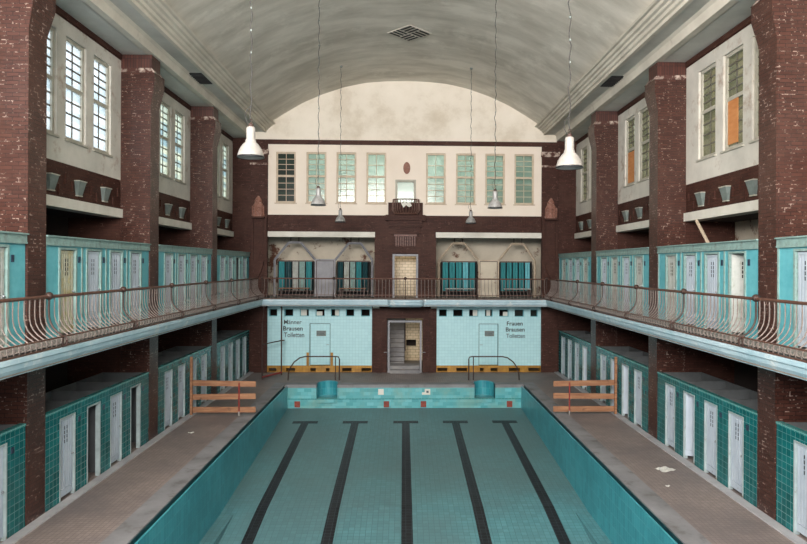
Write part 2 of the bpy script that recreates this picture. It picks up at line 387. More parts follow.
# --- side window walls
def side_wall(s, nm):
    root = empty(nm, kind='structure')
    def B(mb, name, mt):
        if s < 0: mb.mirror()
        return mb.build(name, M[mt], root)
    hs = []
    wins = []
    for k, py in enumerate(PY + []):
        c = py + PD + (6.1-PD)/2 + (0.18 if s < 0 else 0.02)
        for d in (-1.41, 0, 1.41):
            hs.append((c+d-0.5, c+d+0.5, 8.25, 10.78)); wins.append((c+d, k))
    B(MB().holes('x', XW, XW+0.35, -4, YW, 7.64, 11.13, hs), 'window_plaster', 'plaster_side')
    m = MB(); m.box(XW, XW+0.35, -4, YW, 11.13, ZT+0.3); m.box(XW-0.03, XW, -4, YW, 11.16, ZT); B(m, 'top_brick_band', 'brick_plain')
    B(MB().box(XW, XW+0.35, -4, YW, 6.79, 7.64), 'lower_brick_band', 'brick_plain')
    m = MB()     # raised upright bricks
    for k, py in enumerate(PY):
        y0, y1 = py+PD, py+6.1
        n = 17
        for i in range(n):
            y = y0+0.2+(y1-y0-0.4)*i/(n-1); z = 7.1+0.14*((i*2) % 3 - 1)
            m.box(XW-0.035, XW, y-0.04, y+0.04, z-0.1, z+0.14)
    B(m, 'brick_relief', 'brick_plain')
    B(MB().box(XW-0.07, XW+0.35, -4, YW, 6.54, 6.79), 'lintel', 'lintel')
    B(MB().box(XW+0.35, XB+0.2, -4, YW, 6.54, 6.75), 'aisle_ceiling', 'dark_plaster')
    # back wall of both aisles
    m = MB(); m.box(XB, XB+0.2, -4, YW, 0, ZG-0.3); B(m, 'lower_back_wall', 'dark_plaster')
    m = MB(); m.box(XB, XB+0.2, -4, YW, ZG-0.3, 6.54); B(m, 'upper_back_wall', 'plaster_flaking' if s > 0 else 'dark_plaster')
    m = MB()
    for py in PY:      # brick cross walls behind the pillars, with a passage
        m.box(XP+0.86, XB, py+0.001, py+PD-0.001, ZG, 6.54)
        m.box(XP+0.86, XB, py+0.001, py+PD-0.001, 0, ZG-0.3)
    B(m, 'cross_wall', 'brick_plain')
    # ceiling beam and side soffit
    return root, wins
wall_r, wins_r = side_wall(1, 'wall_right')
wall_l, wins_l = side_wall(-1, 'wall_left')

# --- vault, cornices, beams
ceil = empty('ceiling', kind='structure')
APX, SPR, HX = 14.15, 12.05, 6.48
RV = (HX**2+(APX-SPR)**2)/(2*(APX-SPR))
VP = [(0,14.16),(1.0,14.14),(2.0,14.05),(3.0,13.83),(4.0,13.49),(5.0,13.05),(6.0,12.45),(6.9,11.85)]
def vz(x):
    x = abs(x)
    for (a, za), (b_, zb) in zip(VP, VP[1:]):
        if x <= b_: return za+(zb-za)*(x-a)/(b_-a)
    return VP[-1][1]
m = MB(); n = 48
xs = [-HX+2*HX*i/n for i in range(n+1)]
under = [(x, vz(x)) for x in xs]; over = [(x, vz(x)+0.25) for x in xs]
for i in range(n):
    a, b_, c, d = under[i], under[i+1], over[i+1], over[i]
    m.poly([(a[0],-4,a[1]),(a[0],YW,a[1]),(b_[0],YW,b_[1]),(b_[0],-4,b_[1])])
    m.poly([(d[0],-4,d[1]),(c[0],-4,c[1]),(c[0],YW,c[1]),(d[0],YW,d[1])])
vault = m.build('vault', M['ceiling'], ceil, smooth=True)
for s in (-1, 1):
    m = MB()
    pr = [(6.44,12.10),(6.30,12.02),(6.34,11.98),(6.42,11.97),(6.46,11.90),(6.54,11.88),(6.57,11.82),(6.64,11.80),(6.67,11.72),(6.74,11.70),(6.74,11.60),(6.86,11.60),(6.95,12.3),(6.5,12.3)]
    m.prism([(s*u, v) for u, v in pr], 'y', -4, YW); m.build('cornice', M['cornice'], ceil)
    m = MB(); m.box(s*6.86, s*7.45, -4, YW, 11.62, 12.1); m.build('recess_soffit', M['soffit'], ceil)
    m = MB(); m.prism([(s*u, v) for u, v in [(7.28,11.62),(7.36,11.55),(7.40,11.32),(7.62,11.32),(7.62,12.1),(7.28,12.1)]], 'y', -4, YW); m.build('ceiling_beam', M['cornice'], ceil)
    m = MB(); m.box(s*7.6, s*(XW+0.35), -4, YW, ZT, 12.1); m.build('side_soffit', M['soffit'], ceil)

# --- end wall
ew = empty('wall_end', kind='structure')
T = 0.4
EXC = 405.0
def EX(x): return (x-EXC)/20.53
def EZ(y): return 5.19-(y-265.5)/20.53
wx = [-5.8, -4.33, -2.88, -1.43, 1.47, 2.93, 4.37, 5.8]
WH = [(x-0.48, x+0.48, 8.2, 10.67) for x in wx]
m = MB().holes('y', YW, YW+T, -6.72, 6.72, 7.62, 11.03, WH+[(-0.42, 0.42, 8.26, 9.32)])
m.build('window_plaster', M['plaster_end'], ew)
m = MB(); m.prism([(-7.4, 11.25), (7.4, 11.25)] + [(7.4, 12.0), (6.9, 12.0)] + [(x, vz(x)+0.1) for x in xs[::-1]] + [(-6.9, 12.0), (-7.4, 12.0)], 'y', YW, YW+T)
m.build('lunette', M['plaster_lunette'], ew)
m = MB(); m.box(-8.7, 8.7, YW-0.06, YW+T, 11.03, 11.25); m.box(-8.7, -7.4, YW, YW+T, 11.25, 11.45); m.box(7.4, 8.7, YW, YW+T, 11.25, 11.45); m.build('brown_string_course', M['brick_plain'], ew)
AL = [(-6.72, -1.5, ZG, 6.81), (1.5, 6.72, ZG, 6.81)]
m = MB().holes('y', YW, YW+T, -6.72, 6.72, ZG-0.32, 7.62, AL+[(-0.6, 0.6, ZG, 5.74)])
m.build('brick_front', M['brick_plain'], ew)
m = MB()
for x0, x1 in ((-6.7, -1.5), (1.5, 6.7)):
    for i in range(20):
        x = x0+0.25+(x1-x0-0.5)*i/19; z = 7.25+0.1*((i*2) % 3-1)
        m.box(x-0.035, x+0.035, YW-0.03, YW, z-0.1, z+0.12)
m.build('brick_relief', M['brick_plain'], ew)
m = MB()
for x0, x1 in ((-6.74, -1.48), (1.48, 6.74)): m.box(x0, x1, YW-0.05, YW+T, 6.55, 6.81)
m.build('lintel', M['lintel'], ew)
# corners beside the pilasters, full height
m = MB()
for s in (-1, 1):
    m.box(s*6.72, s*(XW+0.35), YW+0.001, YW+T, ZG, 11.03); m.box(s*6.72, s*(XB+0.2), YW+0.001, YW+T, 0, ZG)
    m.box(s*(XW+0.35), s*(XB+0.2), YW+0.001, YW+T, ZG, 6.75)
m.build('corner_brick', M['brick_plain'], ew)
# lower storey
VW = [(269.7,278),(285,293.8),(300.3,309.4),(315.9,325),(331,339.7),(345.9,354.4),(360.9,370)]
VWR = [(438.8,447),(453,463),(469,478.5),(485,493),(499.4,509),(515,524.4),(531,538.5)]
ZV0, ZV1 = 2.70, 3.06
DL, DR = (EX(310), EX(330.7)), (EX(479), EX(498.8))
DZ = 2.36
hl = [(EX(a), EX(b_), ZV0, ZV1) for a, b_ in VW]+[(DL[0], DL[1], 0.3, DZ)]
hr = [(EX(a), EX(b_), ZV0, ZV1) for a, b_ in VWR]+[(DR[0], DR[1], 0.3, DZ)]
MB().holes('y', YW, YW+T, -6.78, -1.6, 0.32, ZG-0.32, hl).build('turquoise_tiling', M['end_tile'], ew)
MB().holes('y', YW, YW+T, 1.53, 6.72, 0.32, ZG-0.32, hr).build('turquoise_tiling', M['end_tile'], ew)
bl = [(270,277.5),(287,296),(311,316.5),(326.5,330),(342.6,352),(361.8,371.5)]
brr = [(437.5,447.5),(456.5,467.5),(480,484),(491,498),(509.4,520.6),(529,541)]
MB().holes('y', YW-0.02, YW+T, -6.78, -1.6, 0, 0.32, [(EX(a), EX(b_), 0.03, 0.20) for a, b_ in bl]).build('ochre_base', M['yellow_tile'], ew)
MB().holes('y', YW-0.02, YW+T, 1.53, 6.72, 0, 0.32, [(EX(a), EX(b_), 0.03, 0.20) for a, b_ in brr]).build('ochre_base', M['yellow_tile'], ew)
m = MB()
for a in (EX(307.2), EX(331)): m.box(a, a+0.12, YW-0.035, YW, 0.3, 0.95)
m.build('ochre_door_post', M['yellow_tile'], ew)
m = MB().holes('y', YW-0.12, YW+T, -1.6, 1.53, 0, ZG-0.32, [(-0.88, 0.86, 0, 2.62)])
for s in (-1, 1):
    m.box(s*1.12, s*1.38, YW-0.2, YW-0.12, 0, ZG-0.32)
m.box(-0.9, 0.9, YW-0.17, YW-0.12, 2.75, 2.85); m.build('brick_portal', M['brick_plain'], ew)
m = MB().box(-1.55, -1.25, YW-0.3, YW-0.12, ZG-0.5, ZG-0.32).box(1.25, 1.55, YW-0.3, YW-0.12, ZG-0.5, ZG-0.32)
m.build('white_bearing_stone', M['lintel'], ew)
# centre upper brick projection, corbels
m = MB(); m.box(-1.02, -0.62, YW-0.12, YW, ZG, 7.62); m.box(0.62, 1.02, YW-0.12, YW, ZG, 7.62); m.box(-0.62, 0.62, YW-0.12, YW, 5.80, 7.62)
m.box(-0.95, 0.95, YW-0.45, YW-0.12, 7.35, 7.62); m.box(-0.8, 0.8, YW-0.36, YW-0.12, 7.05, 7.35)
m.box(-0.72, 0.72, YW-0.28, YW-0.12, 6.70, 7.05); m.box(-0.84, 0.84, YW-0.10, YW, 7.62, 8.24)
m.build('brick_corbel', M['brick_plain'], ew)
m = MB()
for i in range(9):
    x = -0.45+0.9*i/8; m.box(x-0.035, x+0.035, YW-0.24, YW-0.12, 6.12, 6.6)
m.box(-0.55, 0.55, YW-0.26, YW-0.12, 6.6, 6.7)
m.build('corbel_teeth', M['brick_cap'], ew)

# --- back rooms behind the end wall
wb = empty('wall_back_rooms', kind='structure')
YB = YW+2.6
m = MB(); m.box(-8.6, -1.0, YB, YB+0.2, ZG, 6.9); m.box(1.0, 8.6, YB, YB+0.2, ZG, 6.9); m.build('alcove_back_wall', M['plaster_flaking'], wb)
m = MB()
for x in (-8.8, -1.2, 1.0, 8.6): m.box(x, x+0.2, YW+T, YB+0.2, ZG, 6.9)
m.build('alcove_side_wall', M['plaster_flaking'], wb)
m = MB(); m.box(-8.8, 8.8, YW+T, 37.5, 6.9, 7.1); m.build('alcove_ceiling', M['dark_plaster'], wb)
m = MB(); m.box(-8.8, -1.0, YW, YB+0.2, ZG-0.3, ZG-0.001); m.box(1.0, 8.8, YW, YB+0.2, ZG-0.3, ZG-0.001); m.box(-1.0, 1.0, YW, 33.4, ZG-0.3, ZG-0.001)
m.build('alcove_floor', M['slab'], wb)
MB().box(-1.0, 1.0, 33.2, 33.4, ZG, 6.9).build('landing_tiled_wall', M['cream_tile'], wb)
# lower stair hall
MB().holes('y', 35.0, 35.2, 0.0, 1.4, 0, 3.3, [(0.08, 0.62, 0.78, 1.14)]).build('stair_hall_wall', M['cream_tile'], wb)
m = MB(); m.box(1.3, 1.5, YW+T, 35.2, 0, 3.3); m.box(-1.5, -1.3, YW+T, 37.2, 0, 3.3); m.build('stair_side_wall', M['cream_tile'], wb)
MB().box(-1.5, 0.0, 37.0, 37.2, 0, 3.3).box(0.0, 1.4, 36.5, 36.7, 0, 3.3).build('stair_end_wall', M['dark_plaster'], wb)
# washroom voids behind the vents
m = MB(); m.box(-9, -1.5, YW+1.6, YW+1.75, 0, 3.3); m.box(1.5, 9, YW+1.6, YW+1.75, 0, 3.3); m.build('washroom_back_wall', M['dark_plaster'], wb)
# room behind the end windows
MB().box(-8.8, 8.8, YW+3.4, YW+3.6, 7.1, 12.5).build('upper_room_wall', M['green_room'], wb)
MB().box(-8.8, 8.8, YW+T, YW+3.6, 12.4, 12.6).build('upper_room_ceiling', M['green_room'], wb)
area_light('upper_room_fill', (0, YW+1.9, 12.3), (0, 0, 0), 12, 1.8, 320, (0.97, 1.0, 1.0))  # area light added under the closed ceiling to brighten the room behind the panes
area_light('landing_lamp', (0, YW+1.1, 6.6), (0, 0, 0), 1.2, 0.8, 14, (1.0, 0.86, 0.66))
area_light('stair_hall_lamp', (0.55, YW+1.6, 3.2), (0, 0, 0), 0.9, 1.4, 9, (1.0, 0.86, 0.66))

# --- neighbouring building outside the right windows (seen through the glass)
nb = MB().box(15.5, 15.9, 0, 42, 4, 16).build('wall_neighbour', M['backdrop_wall'], kind='structure')

# ================================================================= WINDOWS
wn = [0]
def window(axis, cx, cy, z0, z1, wd, s, frame_mt, glass_mt, rows=(4, 4), missing=(), board=None, depth=0.18):
    """axis 'x': window in a wall whose normal is x (side walls); 'y': end wall"""
    wn[0] += 1
    root = empty('window_%d' % wn[0], (cx, cy, z0), kind='structure')
    h = z1-z0; zm = h*0.53
    def bx(mb, u0, u1, t0, t1, v0, v1):
        if axis == 'x': mb.box(s*t0, s*t1, u0, u1, v0, v1)
        else: mb.box(u0, u1, t0, t1, v0, v1)
    f = MB(); e = 0.085; d = depth; hw = wd/2
    for u0, u1, v0, v1 in ((-hw, -hw+e, 0, h), (hw-e, hw, 0, h), (-hw+e, hw-e, h-e, h), (-hw+e, hw-e, 0, e)): bx(f, u0, u1, 0.06, d, v0, v1)
    bx(f, -hw+e, hw-e, 0.07, d, zm-0.05, zm+0.05)
    f.build('window_frame', frame_mt, root)
    mu = MB(); r = 0.019 if axis == 'x' else 0.015
    bx(mu, -r, r, 0.10, 0.13, e, zm-0.05); bx(mu, -r, r, 0.10, 0.13, zm+0.05, h-e)
    for k in range(1, rows[0]): v = e+(zm-0.05-e)*k/rows[0]; bx(mu, -hw+e, hw-e, 0.10, 0.13, v-r, v+r)
    for k in range(1, rows[1]): v = zm+0.05+(h-e-zm-0.05)*k/rows[1]; bx(mu, -hw+e, hw-e, 0.10, 0.13, v-r, v+r)
    mu.build('muntins', M['muntin'] if axis == 'x' else frame_mt, root)
    gl = MB(); bx(gl, -hw+e-0.01, hw-e+0.01, 0.112, 0.118, e-0.01, h-e+0.01)
    gl.build('window_pane', glass_mt, root)
    si = MB(); bx(si, -hw-0.05, hw+0.05, -0.05, 0.06, -0.05, 0.0); si.build('window_sill', frame_mt, root)
    if board:
        bd = MB(); bx(bd, board[0], board[1], 0.085, 0.099, board[2], board[3]); bd.build('plywood_board', M['plywood'], root)
    return root
for (yc, k) in wins_l:
    window('x', -XW, yc, 8.25, 10.78, 1.0, -1, M['frame_side'], M['glass_stained'] if k >= 2 else M['glass_left'], rows=(4, 5))
for i, (yc, k) in enumerate(wins_r):
    window('x', XW, yc, 8.25, 10.78, 1.0, 1, M['frame_side'], M['glass_right'], rows=(4, 5),
           board=((-0.1, 0.4, 0.15, 1.3) if (k == 1 and i % 3 == 1) else (-0.38, 0.1, 0.1, 1.2) if (k == 3 and i % 3 == 1) else (-0.4, 0.4, 0.1, 1.25) if (k == 2 and i % 3 == 2) else None))
for i, x in enumerate(wx):
    window('y', x, YW, 8.2, 10.67, 0.96, 1, M['frame'], M['glass_end_dark'] if i == 0 else M['glass_end'], rows=(4, 4) if i not in (3, 4) else (4, 2))
# centre opening
wn[0] += 1
r = empty('window_%d' % wn[0], (0, YW, 8.24), kind='structure')
m = MB(); m.box(-0.5,-0.4,-0.04,0.2,0,1.12); m.box(0.4,0.5,-0.04,0.2,0,1.12); m.box(-0.4,0.4,-0.04,0.2,1.02,1.12); m.build('window_frame', M['frame_side'], r)
MB().box(-0.4, 0.4, 0.10, 0.11, 0.02, 1.02).build('window_pane', M['glass_end'], r)
# small vent windows below the end gallery
for a, b_ in VW+VWR:
    wn[0] += 1
    wc = (EX(a)+EX(b_))/2; hw = (EX(b_)-EX(a))/2; i = wn[0]
    r = empty('window_%d' % i, (wc, YW+0.1, ZV0), kind='structure')
    h = ZV1-ZV0; m = MB(); e = 0.028
    m.box(-hw,-hw+e,0,0.06,0,h); m.box(hw-e,hw,0,0.06,0,h); m.box(-hw+e,hw-e,0,0.06,0,e); m.box(-hw+e,hw-e,0,0.06,h-e,h)
    m.build('window_frame', M['teal_paint'], r)
    j = (VW+VWR).index((a, b_))
    if j in (2, 3, 4, 9, 10, 11):
        fl = MB(); x0 = -hw+e if j in (2, 3, 10) else -0.02; fl.box(x0 if j != 10 else -hw+0.1, (0.09 if j in (2, 3, 10) else hw-e), 0.07, 0.09, e, h-e-(0.1 if j in (3, 11) else 0)); fl.build('tilted_vent_flap', M['lintel'], r)
    elif j in (12, 13):
        MB().box(-hw+e, hw-e, 0.07, 0.08, e, h-e).build('window_pane', M['glass_end_dark'], r)

# ================================================================= DOORS of the end wall
def flat_door(num, x0, x1, z0, z1, mt, yd, handle_side=1, frame=None, notice=False):
    r = empty('door_%d' % num, ((x0+x1)/2, yd, z0), kind='structure')
    hw = (x1-x0)/2; h = z1-z0
    MB().box(-hw+0.03, hw-0.03, 0, 0.05, 0.02, h-0.03).build('door_leaf', mt, r)
    m = MB(); m.box(-hw, -hw+0.03, -0.02, 0.05, 0, h); m.box(hw-0.03, hw, -0.02, 0.05, 0, h); m.box(-hw+0.03, hw-0.03, -0.02, 0.05, h-0.03, h); m.build('door_gap_shade', M['gutter'] if notice else M['darkbar'], r)  # dark strips paint the shaded gap round the recessed leaf
    m = MB(); m.box(-hw+0.07, hw-0.07, -0.012, 0, 0.12, 0.16); m.box(-hw+0.07, hw-0.07, -0.012, 0, h-0.18, h-0.14); m.box(-hw+0.07, -hw+0.11, -0.012, 0, 0.16, h-0.18); m.box(hw-0.11, hw-0.07, -0.012, 0, 0.16, h-0.18)
    m.build('door_moulding', mt, r)
    m = MB(); m.tube([(handle_side*(hw-0.08), -0.05, 1.0), (handle_side*(hw-0.2), -0.05, 1.0)], 0.012); m.tube([(handle_side*(hw-0.08), 0, 1.0), (handle_side*(hw-0.08), -0.055, 1.0)], 0.012)
    m.build('door_handle', M['metal'], r)
    if frame:
        m = MB(); m.box(-hw-0.07, -hw, -0.06, 0.04, 0, h+0.07); m.box(hw, hw+0.07, -0.06, 0.04, 0, h+0.07); m.box(-hw, hw, -0.06, 0.04, h, h+0.07); m.build('door_frame', frame, r)
    if notice:
        m = MB(); m.box(-0.18, 0.28, -0.02, -0.012, h-0.62, h-0.36) ; m.build('notice', M['zinc'], r)
        m = MB()
        for i in range(3): m.box(-0.15, 0.24-0.05*(i % 2), -0.022, -0.0201, h-0.43-0.07*i, h-0.405-0.07*i)
        m.build('faded_notice_lines', M['faded_black'], r)
    return r
flat_door(1, DL[0], DL[1], 0.32, DZ, M['end_tile'], YW+0.10, 1, notice=True)
flat_door(2, DR[0], DR[1], 0.32, DZ, M['end_tile'], YW+0.10, -1, notice=True)
m = MB()
# door frames of the two centre openings
for num, (hw, z0, z1, yy, wd) in ((3, (0.60, ZG, 5.74, YW-0.16, 0.1)), (4, (0.80, 0.0, 2.52, YW-0.18, 0.09))):
    r = empty('door_%d' % num, (0 if num == 3 else -0.01, yy, z0), kind='structure')
    m = MB(); h = z1-z0
    m.box(-hw-0.02, -hw+wd-0.02, 0, 0.3, 0, h); m.box(hw-wd+0.02, hw+0.02, 0, 0.3, 0, h); m.box(-hw+wd-0.02, hw-wd+0.02, 0, 0.3, h-wd, h)
    m.build('door_frame', M['grey_paint'], r)
    if num == 4:
        for s in (-1, 1):
            m = MB(); m.tube([(s*0.82, 0, 1.0), (s*0.82, -0.1, 1.0), (s*1.0, -0.12, 1.0)], 0.018); m.build('door_handle', M['metal'], r)
        m = MB(); m.box(-0.71, 0.71, -0.25, 0.6, 0, 0.16); m.box(-0.71, 0.71, 0.05, 0.9, 0.16, 0.32); m.build('door_step', M['stair'], r)
st = empty('staircase', (-0.65, YW+1.0, 0), label='grey stone flight of stairs climbing away inside the central ground floor doorway', cat='stairs')
m = MB()
for i in range(12): m.box(-0.58, 0.62, 0.15+0.3*i, 0.15+0.3*(i+1), 0, min(0.32+0.2*(i), 3.0))
m.build('steps', M['stair'], st)
m = MB(); m.tube([(0.66, 0.1, 0.9), (0.66, 3.4, 3.0)], 0.03); m.build('handrail', M['darkbar'], st)

# lettering painted on the tiles
def lettering(txt, x0, x1, zb, zt, mt, off=0.019):
    cu = bpy.data.curves.new('painted_words', 'FONT'); cu.body = txt; cu.size = 1.0; cu.extrude = 0.001; cu.offset = off
    o = bpy.data.objects.new('painted_words', cu); COL.objects.link(o)
    bpy.context.view_layer.update()
    me = bpy.data.meshes.new_from_object(o.evaluated_get(bpy.context.evaluated_depsgraph_get()))
    bpy.data.objects.remove(o); bpy.data.curves.remove(cu)
    xs_ = [v.co.x for v in me.vertices]; ys = [v.co.y for v in me.vertices]
    sx = (x1-x0)/(max(xs_)-min(xs_)); capy = 0.70; sy = (zt-zb)/capy; mnx = min(xs_)
    for v in me.vertices: v.co = Vector((x0+(v.co.x-mnx)*sx, YW-0.003-v.co.z*0.5, zb+v.co.y*sy))
    me.materials.clear(); me.materials.append(M[mt])
    ob = bpy.data.objects.new('painted_words', me); COL.objects.link(ob); ob.parent = ew
    return ob
lettering('Männer', EX(284.8), EX(302.2), EZ(324.3), EZ(320.0), 'black', 0.008)
lettering('Brausen', EX(284.0), EX(303.2), EZ(330.6), EZ(326.4), 'black')
lettering('Toiletten', EX(284.8), EX(304.8), EZ(337.2), EZ(332.6), 'faded_black')
lettering('Frauen', EX(507.2), EX(523.2), EZ(325.2), EZ(321.2), 'black')
lettering('Brausen', EX(506.2), EX(525.2), EZ(331.3), EZ(327.2), 'black')
lettering('Toiletten', EX(506.6), EX(525.6), EZ(337.6), EZ(333.6), 'faded_black')

# ================================================================= PILLARS
ORD = ['nearest', 'second', 'third', 'fourth']
def pillar(s, k, py):
    side = 'right' if s > 0 else 'left'
    place = ['just outside the front of the view', 'nearest the camera at the %s edge of the picture' % side, 'second from the camera', 'farthest of the row, next to the end wall'][k]
    r = empty('brick_pillar', (s*(XP+0.43), py+PD/2, 0), label='dark brown glazed brick pillar on the %s side, %s' % (side, place), cat='pillar')
    hw = 0.43; hd = PD/2; p = -s   # p: direction of the pool
    m = MB(); m.box(-hw, hw, -hd, hd, 0.0, ZG-0.3); m.box(-hw, hw, -hd, hd, ZG, 9.85)
    m.build('shaft', M['brick'], r)
    m = MB()
    q = 0.13
    xa, xb = (p*hw, -p*hw)
    def ring(ex, ey, z):
        xs2 = sorted((p*(hw+ex), -p*hw)); return [(xs2[0], -hd, z), (xs2[1], -hd, z), (xs2[1], hd+ey, z), (xs2[0], hd+ey, z)]
    m.hexa(ring(0, 0, 9.85)+ring(0.10, 0.14, 10.45)); m.hexa(ring(0.10, 0.14, 10.45)+ring(0.10, 0.14, 10.80))
    m.build('flared_capital', M['brick'], r)
    m = MB(); m.hexa(ring(0.12, 0.15, 10.80)+ring(0.02, 0.04, 10.93)); m.build('limed_ledge', M['eff'], r)
    m = MB(); m.hexa(ring(0.02, 0.02, 10.93)+ring(0.02, 0.02, 11.315)); m.build('upright_brick_collar', M['brick_soldier'], r)
for s in (-1, 1):
    for k, py in enumerate(PY):
        if k: pillar(s, k, py)
# end pilasters with terracotta finials
for s in (-1, 1):
    side = 'right' if s > 0 else 'left'
    r = empty('corner_pilaster', (s*7.05, YW, 0), label='brown brick corner pilaster with sunk panel at the %s end of the far wall' % side, cat='pilaster')
    m = MB(); m.box(-0.40, 0.40, -0.14, 0, 0, ZG-0.3); m.box(-0.40, 0.40, -0.14, 0, ZG, 11.03);
    m.build('shaft', M['brick_plain'], r)
    m = MB(); m.box(-0.46, 0.46, -0.22, -0.14, 10.5, 10.75); m.box(-0.43, 0.43, -0.2, -0.14, 10.0, 10.1); m.build('cap_moulding', M['eff'], r)
    m = MB(); m.box(-0.36, -0.26, -0.2, -0.14, 5.4, 7.5); m.box(0.26, 0.36, -0.2, -0.14, 5.4, 7.5); m.box(-0.26, 0.26, -0.2, -0.14, 7.35, 7.5); m.prism([(-0.2,7.3),(0.2,7.3),(0.2,6.2),(0,5.5),(-0.2,6.2)], 'y', -0.14, -0.18)
    m.box(-0.3, 0.3, -0.48, -0.14, 7.42, 7.5); m.build('panel_frame', M['brick_plain'], r)
    m = MB(); m.box(-0.24, 0.24, -0.26, -0.14, 5.18, 5.35); m.prism([(-0.22,5.18),(0.22,5.18),(0.12,4.85),(0,4.6),(-0.12,4.85)], 'y', -0.14, -0.26); m.build('pendant_corbel', M['brick_plain'], r)
    r2 = empty('terracotta_finial', (s*7.05, YW-0.32, 7.5), label='terracotta lantern-shaped finial with pointed top on the %s corner pilaster' % side, cat='ornament')
    m = MB(); m.lathe([(0.001,0),(0.30,0.0),(0.31,0.1),(0.27,0.14),(0.27,0.3),(0.22,0.36),(0.26,0.42),(0.27,0.5),(0.20,0.62),(0.17,0.70),(0.19,0.74),(0.12,0.86),(0.05,0.97),(0.001,1.0)], n=8, sy=0.55)
    m.build('lantern_body', M['terracotta'], r2)
    m = MB()
    for a in range(5):
        t = PI+PI*(a+0.5)/5; m.tube([(0.28*math.cos(t), 0.16*math.sin(t), 0.08), (0.28*math.cos(t), 0.16*math.sin(t), 0.5)], 0.03, 6)
    m.build('lantern_ribs', M['terracotta'], r2)
r = MB().prism([(0.17*math.cos(2*PI*i/20), 0.29*math.sin(2*PI*i/20)) for i in range(20)], 'y', 0, -0.05).build('oval_medallion', M['terracotta'], loc=(0.05, YW, 9.93))
tag(r, 'oval terracotta medallion on the cream wall above the small central balcony', 'ornament')

# ================================================================= POOL
pool = empty('swimming_pool', (0, 0, 0), label='long empty swimming pool with turquoise tiles and five black lane lines', cat='pool')
FL = [(YE, -1.0), (22.0, -1.35), (18.0, -1.6), (14.0, -2.1), (2.0, -3.3), (Y0, -3.3)]
def fz(y):
    for (a, za), (b_, zb) in zip(FL, FL[1:]):
        if b_ <= y <= a: return za+(zb-za)*(a-y)/(a-b_)
    return -3.3
m = MB()
for (a, za), (b_, zb) in zip(FL, FL[1:]): m.poly([(-XE, b_, zb), (XE, b_, zb), (XE, a, za), (-XE, a, za)])
m.build('basin_floor', M['pool_floor'], pool)
for s in (-1, 1):
    m = MB(); m.box(s*XE, s*(XE+0.25), Y0, YE+0.25, -3.4, -0.16); m.build('side_basin_wall', M['pool_wall'], pool)
    m = MB(); m.box(s*(XE+0.12), s*(XE+0.25), Y0, YE, -0.16, -0.02); m.build('overflow_gutter', M['gutter'], pool)
    m = MB(); m.box(s*(XE+0.0), s*(XE+0.045), Y0, YE, -0.16, -0.05); m.build('gutter_lip', M['pool_wall'], pool)
    m = MB(); m.box(s*(XE+0.12), s*(XE+0.62), Y0, YE, -0.02, 0.015); m.build('stone_coping', M['concrete'], pool)
    m = MB(); m.box(s*(XE-0.36), s*XE, Y0, 17.6, -3.35, -1.63); m.build('rest_ledge', M['pool_floor'], pool)
# far end wall with two round step niches
NX = [(-3.83, -2.93), (3.03, 3.93)]
m = MB().holes('y', YE, YE+0.25, -XE, XE, -3.3, -0.12, [(a, b_, -0.78, -0.12) for a, b_ in NX])
m.build('end_basin_wall', M['pool_end'], pool)
m = MB().box(-XE, XE, YE-0.02, YE+0.0, -0.62, -0.585); m.build('waterline_strip', M['coping_tile'], pool)
m = MB()
prev = -XE-0.62
for a, b_ in NX:
    m.box(prev, a, YE, YE+0.5, -0.12, 0.015); prev = b_
m.box(prev, XE+0.62, YE, YE+0.5, -0.12, 0.015)
m.build('end_coping', M['concrete'], pool)
m = MB()
for a, b_ in ((-XE-0.62, NX[0][0]-0.12), (NX[0][1]+0.12, NX[1][0]-0.12), (NX[1][1]+0.12, XE+0.62)): m.box(a, b_, YE+0.5, YE+1.26, -0.25, 0)
m.build('end_apron', M['deck'], pool)
for a, b_ in NX:
    c = (a+b_)/2; hw = (b_-a)/2
    nn = empty('step_niche', (c, YE, 0)); nn.parent = pool
    m = MB(); k = 14; pts = [(-hw, 0.0), (-hw, 0.35)]+[(-hw*math.cos(PI*i/k), 0.35+0.6*math.sin(PI*i/k)) for i in range(1, k)]+[(hw, 0.35), (hw, 0.0)]
    for i in range(len(pts)-1):
        p0, p1 = pts[i], pts[i+1]; m.poly([(p0[0],p0[1],-0.8),(p1[0],p1[1],-0.8),(p1[0],p1[1],0.03),(p0[0],p0[1],0.03)])
    m.build('niche_wall', M['pool_wall'], nn)
    m = MB(); m.prism(pts, 'z', -0.8, -0.62); m.build('niche_step', M['pool_end'], nn)
    m = MB()
    o2 = [(-hw-0.13, 0.0), (-hw-0.13, 0.36)]+[(-(hw+0.13)*math.cos(PI*i/k), 0.36+0.72*math.sin(PI*i/k)) for i in range(1, k)]+[(hw+0.13, 0.36), (hw+0.13, 0.0)]
    for i in range(len(pts)-1):
        m.poly([(*pts[i],0.03),(*pts[i+1],0.03),(*o2[i+1],0.03),(*o2[i],0.03)])
        m.poly([(*o2[i],0.03),(*o2[i+1],0.03),(*o2[i+1],-0.05),(*o2[i],-0.05)])
    m.build('niche_rim', M['concrete'], nn)
    m = MB(); q = [(-hw-0.12, 1.26), (-hw-0.12, 0.5)]
    # deck corners behind the round niche
    for sg in (-1, 1):
        arc = [(sg*(hw+0.12)*math.cos(PI*i/k), 0.36+0.72*math.sin(PI*i/k)) for i in range(0, k//2+1)]
        m.prism([(sg*(hw+0.12), 1.26)]+arc+[(0, 1.26)], 'z', -0.2, 0.0)
    m.build('niche_surround', M['deck'], nn)
